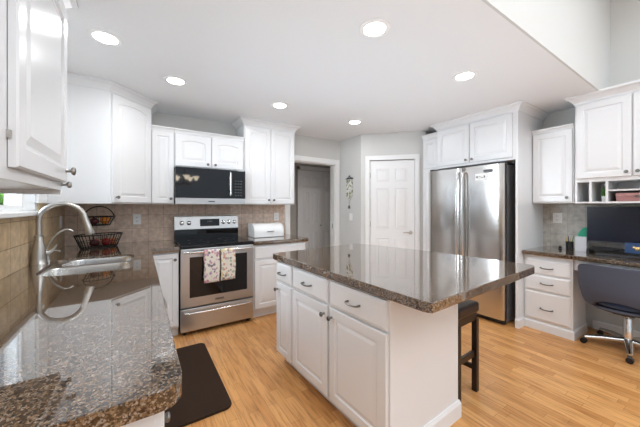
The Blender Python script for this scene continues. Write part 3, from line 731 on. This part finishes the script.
# surround: panel on the desk side
# cabinet above fridge : faces -X, width from Y=2.415 to Y=1.34
FC = cab('wall_cabinet', 'white double-door cabinet above the refrigerator with a full-height end panel', (3.43, 2.315, 0), -PI / 2, .95, 2.37, .68,
    [('door', .012, .452, 1.865, 2.345, (.42, 1.90)), ('door', .462, .925, 1.865, 2.345, (.495, 1.90))], z0=1.835,
    crown=([(0, .038), (0, 0), (.977, 0), (.977, .685)], 2.36, .08, .06))
obj('end_panel', box(BM(), .95, .975, 0, XR - 3.43 - .002, 0, 2.37), WHITE, FC, bev=.002)
obj('base_molding', sweep(BM(), [(.95, 0), (.975, 0), (.975, .13)], [(0, 0), (.012, 0), (.012, .085), (.005, .1), (0, .1)]), WHITE, FC)
t = cab('filler_cabinet', 'slim white full-height filler cabinet left of the refrigerator', (3.47, 2.57, 0), -PI / 2, .152, 2.30, .64,
    [('door', .014, .14, .12, 1.82, None, 0, .03), ('door', .014, .24, 1.865, 2.27, None, 0, .045)], crown=([(0, 0), (.252, 0)], 2.295, .055, .04))
obj('upper_body', box(BM(), .152, .252, 0, .64, 1.835, 2.30), WHITE, t)

# ------------------------------------------------------------------ desk wall (faces -X)
XD = 3.80
cab('wall_cabinet', 'short white single-door wall cabinet right of the refrigerator panel', (XD, 1.338, 0), -PI / 2, .365, 2.143, XR - XD - .001,
    [('door', .01, .355, ZU + .025, 2.133, (.315, ZU + .07))], z0=ZU + .01, crown=([(0, 0), (.365, 0)], 2.137, .05, .035))
t = thing('wall_cabinet', 'tall white wall cabinet with open cubbies above the monitor', 'cabinet', (3.76, .957, 0), -PI / 2)
CW = .80; CD = XR - 3.76 - .001
bm = box(BM(), 0, CW, 0, CD, 1.565, 2.37)
box(bm, 0, CW, 0, CD, 1.352, 1.368); box(bm, 0, CW, CD - .01, CD, 1.368, 1.565)
for x in (0, .108, .224, CW - .018): box(bm, x, x + .018, 0, CD - .01, 1.368, 1.565)
box(bm, .242, CW - .018, .0, CD - .01, 1.468, 1.482)
obj('body', bm, WHITE, t)
for a, b, k in ((.014, .395, .365), (.405, .788, .435)):
    p = obj('door', panel_bm(a, b, 1.60, 2.345), WHITE, t); knob(p, k, 1.64)
obj('crown_molding', sweep(BM(), [(0, CD), (0, 0), (CW, 0), (CW, CD)], crown_prof(2.36, .085, .065)), WHITE, t)
def cub(x, y): return (3.76 + y, .957 - x)   # local -> world in the cubby cabinet
# items in cubbies
c = cub(.198, .09); t = thing('potted_plant', 'tiny green plant in a white pot inside the middle cubby', 'plant', (c[0], c[1], 1.3685))
obj('pot', lathe(BM(), [(.016, 0), (.022, .05), (.02, .052)]), EN, t, True)
GREEN = mat('leaf_green', (.10, .26, .05), .5)
bm = BM()
for i in range(16):
    a = i * 2.4; rr = .006 + .014 * (i % 4) / 3; z = .05 + .005 * i
    ball(bm, (rr * math.cos(a), rr * math.sin(a), z), .011, 1, .6, 1.2, 8)
obj('foliage', bm, GREEN, t, True)
c = cub(.50, .16); t = thing('storage_box', 'flat dusky red patterned box on the lower cubby shelf', 'box', (c[0], c[1], 1.3685), -PI / 2)
RED = mat('dusky_red', (.36, .17, .16), .6); obj('body', box(BM(), -.21, .21, -.13, .13, 0, .062), RED, t, bev=.003)
obj('lid', box(BM(), -.214, .214, -.134, .134, .05, .078), mat('dusky_pink', (.45, .24, .23), .6), t, bev=.003)
obj('latch', lathe(BM(), [(.014, 0), (.012, .006)], (-.08, -.135, .045), 'y', 14, -1), PEWTER, t)
c = cub(.64, .14); t = tag(obj('black_case', box(BM(), -.1, .1, -.09, .09, 0, .035), BLACK, bev=.008, loc=(c[0], c[1], 1.4825)), 'thin black case on the upper cubby shelf at the right edge', 'case')
t.rotation_euler = (0, 0, -PI / 2)

# desk base
XF = 3.575
cab('desk_cabinet', 'white three-drawer desk cabinet beside the refrigerator panel', (XF, 1.338, 0), -PI / 2, .415, .803, .40,
    [('drawer', .015, .40, .60, .755, (.21, .675)), ('drawer', .015, .40, .425, .588, (.21, .51)), ('drawer', .015, .40, .115, .413, (.21, .245))], toe=.0)
o = obj('cabinet_plinth', sweep(BM(), [(3.575, 1.338), (3.575, .923), (3.975, .923)][::1], [(0, 0), (.012, 0), (.012, .075), (.005, .088), (0, .088)]), WHITE)
# plinth belongs to the desk cabinet
dc = [x for x in bpy.data.objects if x.name.startswith('desk_cabinet')][0]
o.parent = dc; o.matrix_parent_inverse = (Matrix.Translation((XF, 1.338, 0)) @ Matrix.Rotation(-PI / 2, 4, 'Z')).inverted()
dk = obj('countertop', slab(BM(), [(3.505, -.35), (XR - .011, -.35), (XR - .011, 1.338), (3.505, 1.338)], [], .805, .845), GRANITE, bev=.015, seg=4)
tag(dk, 'polished brown granite desk top under the monitor', 'countertop')
ap = thing('desk_apron', 'white apron drawer under the granite desk top behind the chair', 'drawer', (3.60, .92, 0), -PI / 2)
obj('frame', box(BM(), 0, 1.22, .0, .02, .69, .804), WHITE, ap); obj('drawer', drawer_bm(.02, .62, .70, .793), WHITE, ap)
obj('support', box(BM(), 1.22, 1.26, 0, .5, 0, .804), WHITE, ap)

# monitor on a riser
t = thing('computer_monitor', 'wide black computer monitor on the desk', 'monitor', (3.93, .585, .883), -PI / 2)
SCR = mat('monitor_screen', (.009, .013, .026), .2, spec=.5)
obj('bezel', box(BM(), -.32, .32, 0, .03, .07, .437), BLACK, t, bev=.004)
obj('screen', box(BM(), -.312, .312, -.002, .0, .085, .43), SCR, t)
obj('chin', box(BM(), -.32, .32, -.003, .0, .07, .083), DGREY, t)
obj('stand', box(BM(), -.03, .03, .03, .05, .01, .25), BLACK, t); obj('foot', box(BM(), -.11, .11, -.02, .12, .0, .012), BLACK, t, bev=.004)
t = thing('monitor_riser', 'low black shelf raising the monitor above the desk', 'stand', (3.93, .60, .8445), -PI / 2)
obj('shelf', box(BM(), -.30, .30, -.04, .14, .025, .038), BLACK, t, bev=.002)
for sx in (-1, 1): obj('leg', box(BM(), sx * .29 - .01, sx * .29 + .01, -.04, .14, 0, .025), BLACK, t)
t = thing('keyboard', 'black keyboard lying on the desk in front of the monitor', 'keyboard', (3.78, .60, .8445), -PI / 2)
obj('base', box(BM(), -.2, .2, -.06, .06, .0, .014), BLACK, t, bev=.003)
bm = BM()
for i in range(18):
    for j in range(5): box(bm, -.193 + i * .0215, -.176 + i * .0215, -.052 + j * .021, -.036 + j * .021, .014, .019)
obj('keys', bm, DGREY, t)
# blue box with gold discs, dark tray
t = thing('blue_box', 'blue box with a cluster of gold discs on the desk below the monitor', 'box', (3.855, .50, .8575), -PI / 2)
t.location = (3.86, .475, .8445)
t.location = (3.865, .51, .883)
obj('body', box(BM(), -.11, .14, -.03, .02, 0, .095), mat('navy_blue', (.03, .07, .17), .5), t, bev=.003)
GOLD = mat('gold', (.8, .55, .25), .25, .9)
bm = BM()
for x, z, r in ((-.03, .045, .018), (.0, .055, .02), (.035, .045, .02), (.015, .03, .014), (.07, .055, .017), (-.05, .055, .012)): ball(bm, (x, -.032, z), r, 1, .35, 1, 12)
obj('gold_discs', bm, GOLD, t, True)
t = thing('desk_tray', 'shallow dark oval dish on the riser beside the blue box', 'dish', (3.87, .765, .883), -PI / 2)
bm = BM(); tube(bm, [(.09 * math.cos(2 * PI * i / 32), .035 * math.sin(2 * PI * i / 32), .03) for i in range(32)], .004, 6, True); obj('rim', bm, BLACK, t, True)
bm = BM(); lathe(bm, [(.05, 0), (.085, .024), (.09, .03), (.088, .03), (.05, .004)], n=32)
for v in bm.verts: v.co.y *= .39
obj('bowl', bm, DGREY, t, True)
# magazine holder with green card
t = thing('paper_holder', 'light grey upright holder beside the monitor with a green item in it', 'holder', (3.985, .955, .8445), -PI / 2)
HOLD = mat('holder_grey', (.62, .62, .64), .4)
bm = box(BM(), -.045, .045, -.05, -.046, 0, .155); box(bm, -.045, .045, .046, .05, 0, .155); box(bm, -.045, -.041, -.046, .046, 0, .155); box(bm, .041, .045, -.046, .046, 0, .155); box(bm, -.041, .041, -.046, .046, 0, .004)
obj('body', bm, HOLD, t)
g = thing('green_card', 'teal green card sticking up out of the grey holder', 'card', (3.985, .955, .8490), -PI / 2)
bm = prism(BM(), [(-.03, .0), (.038, .0), (.038, .25), (.01, .245), (-.03, .18)], -.012, .012)
for v in bm.verts: x, y, z = v.co; v.co = (x, z, y)
obj('card', bm, mat('teal_green', (.02, .36, .22), .5), g)
# pen cup
t = thing('pen_cup', 'black pen cup standing on the desk near the backsplash', 'cup', (3.97, 1.055, .8445))
bm = BM(); n = 20
rs = [[bm.verts.new((r * math.cos(2 * PI * i / n), r * math.sin(2 * PI * i / n), z)) for i in range(n)] for r, z in ((.03, 0), (.034, .09), (.031, .09), (.028, .004))]
for a, b in zip(rs, rs[1:]):
    for i in range(n): bm.faces.new((a[i], a[(i + 1) % n], b[(i + 1) % n], b[i]))
bm.faces.new(rs[0]); bm.faces.new(rs[-1]); obj('cup', bm, BLACK, t, True)
for nm, col, dx, dy, L_, lab in (('pencil', (.7, .45, .05), -.006, .012, .155, 'yellow pencil leaning in the pen cup'), ('pen', (.12, .3, .1), .0, -.014, .165, 'green pen leaning right in the pen cup'), ('pen', (.02, .02, .02), .012, .008, .15, 'black pen leaning in the pen cup'), ('marker', (.45, .32, .2), -.012, -.008, .14, 'tan marker leaning in the pen cup')):
    bm = tube(BM(), [(3.97 + dx * .4, 1.055 + dy * .4, .851), (3.97 + dx * 2.6, 1.055 + dy * 2.2, .845 + L_ * .8), (3.97 + dx * 3.2, 1.055 + dy * 2.7, .845 + L_)], [.004, .004, .0025], 8)
    tag(obj(nm, bm, mat(nm + str(col), col, .4)), lab, nm)
t = thing('stapler', 'small black stapler on the desk left of the pen cup', 'stapler', (3.93, 1.125, .8445), -PI / 2 + .3)
obj('base', box(BM(), -.015, .015, -.05, .05, 0, .008), BLACK, t, bev=.002); obj('arm', box(BM(), -.012, .012, -.05, .045, .012, .035), BLACK, t, bev=.006); obj('pivot', box(BM(), -.012, .012, .03, .05, .008, .02), PEWTER, t)

# ------------------------------------------------------------------ office chair
ch = thing('office_chair', 'grey fabric swivel office chair with silver star base at the desk', 'chair', (3.62, .585, 0))
bm = BM(); nu, nv = 28, 10; o_, i_ = [], []
for j in range(nv + 1):
    v = j / nv; ro, ri = [], []
    for i in range(nu + 1):
        a = R(101 + 158 * i / nu); u = abs(2 * i / nu - 1)
        zt = .80 - .07 * u ** 4; zbm = .425 + .17 * u ** 9 + .075 * max(0, 1 - (u / .5) ** 2) ** .6
        z = zbm + (zt - zbm) * v
        k = .86 + .14 * min(1, (z - .37) / .2) + .03 * v
        ro.append(bm.verts.new((.27 * k * math.cos(a), .30 * k * math.sin(a), z)))
        ri.append(bm.verts.new((.24 * k * math.cos(a), .27 * k * math.sin(a), z)))
    o_.append(ro); i_.append(ri)
for j in range(nv):
    for i in range(nu):
        bm.faces.new((o_[j][i], o_[j][i + 1], o_[j + 1][i + 1], o_[j + 1][i])); bm.faces.new((i_[j][i], i_[j + 1][i], i_[j + 1][i + 1], i_[j][i + 1]))
for i in range(nu):
    bm.faces.new((o_[0][i], i_[0][i], i_[0][i + 1], o_[0][i + 1])); bm.faces.new((o_[nv][i], o_[nv][i + 1], i_[nv][i + 1], i_[nv][i]))
for j in range(nv):
    for k in (0, nu): bm.faces.new((o_[j][k], o_[j + 1][k], i_[j + 1][k], i_[j][k]))
obj('backrest', bm, CHAIRM, ch, True, bev=.012, seg=3)
bm = lathe(BM(), [(.17, .43), (.222, .445), (.228, .465), (.215, .49), (.1, .505), (.01, .507)], (.01, 0, 0), n=32); obj('seat', bm, CHAIRB, ch, True)
obj('seat_pan', lathe(BM(), [(.08, .385), (.2, .395), (.232, .415), (.225, .431)], (.01, 0, 0), n=32), CHAIRM, ch, True)
obj('mechanism', box(BM(), -.05, .19, -.07, .07, .35, .387), BLACK, ch, bev=.01)
obj('gas_post', lathe(BM(), [(.033, .05), (.033, .295), (.03, .30)], (.13, 0, 0)), CHROME, ch, True)
obj('piston', lathe(BM(), [(.015, .30), (.015, .355)], (.13, 0, 0)), CHROME, ch, True)
obj('hub', lathe(BM(), [(.04, .06), (.042, .1), (.03, .115)], (.13, 0, 0)), STEEL, ch, True)
for k in range(5):
    a = R(191 + 72 * k); c_, s_ = math.cos(a), math.sin(a)
    bs = obj('base_arm', tube(BM(), [(.13 + .03 * c_, .03 * s_, .088), (.13 + .18 * c_, .18 * s_, .08), (.13 + .30 * c_, .30 * s_, .062)], [.03, .025, .018], 10), HS, ch, True)
    bm = BM(); lathe(bm, [(.024, -.02), (.025, -.004), (.025, .004), (.024, .02)], (.13 + .305 * c_, .305 * s_, .025), 'x', 16)
    obj('caster', bm, BLACK, bs, True)

# ------------------------------------------------------------------ floor mat
fm = obj('floor_mat', slab(BM(), rrect(.05, .51, 1.83, 2.84, .05), [], 0.0, .016), MATB, bev=.006)
tag(fm, 'dark brown cushioned floor mat in front of the sink', 'mat')

# ------------------------------------------------------------------ outside window: planter and shrub
struct('trim_8', box(BM(), -1.02, -.82, 1.9, 3.7, 1.24, 1.268), TRIMW)
pl = thing('window_planter', 'dark planter box with green leaves outside the sink window', 'planter', (-.91, 3.12, 1.268))
obj('box', box(BM(), -.06, .06, -.17, .13, 0, .062), mat('planter_dark', (.02, .025, .04), .5), pl, bev=.004)
bm = BM()
for i in range(220):
    a = random.uniform(0, 2 * PI); x, y, z = random.uniform(-.06, .06), random.uniform(-.2, .08), .06 + random.uniform(0, .12)
    m_ = Matrix.Translation((x, y, z)) @ Matrix.Rotation(a, 4, 'Z') @ Matrix.Rotation(random.uniform(-.9, .9), 4, 'Y')
    vs = [bm.verts.new(m_ @ Vector(q)) for q in ((-.03, 0, 0), (0, -.012, .004), (.03, 0, 0), (0, .012, .004))]; bm.faces.new(vs)
obj('foliage', bm, mat('bright_leaf', (.22, .45, .08), .5), pl)
struct('ground_outside', box(BM(), -8, -1.0, -4, 9, -.6, -.5), mat('concrete', (.5, .5, .48), .8))

# ------------------------------------------------------------------ dining chandelier behind the camera (mirrored in the microwave)
cl = thing('chandelier', 'five-light bronze chandelier with white bell shades, mirrored in the microwave', 'chandelier', (1.0, -1.5, 2.0))
BRZ = mat('bronze', (.12, .07, .04), .35, .8)
obj('column', lathe(BM(), [(.01, -.05), (.03, -.02), (.03, .05), (.012, .1), (.012, .3), (.006, .32), (.006, 1.9)]), BRZ, cl, True)
for k in range(5):
    a = 2 * PI * k / 5 + .3; c_, s_ = math.cos(a), math.sin(a)
    ar = obj('arm', tube(BM(), [tuple(p) for p in bez((0, 0, 0), (.12 * c_, .12 * s_, -.12), (.24 * c_, .24 * s_, -.1), (.28 * c_, .28 * s_, .03), 10)], .008, 8), BRZ, cl, True)
    bm = lathe(BM(), [(.025, .03), (.04, .06), (.055, .10), (.085, .14), (.08, .14), (.04, .09)], (.28 * c_, .28 * s_, 0)); obj('shade', bm, mat('lit_shade', (.9, .85, .75), .4, emit=(1, .86, .66), estr=9), ar, True)
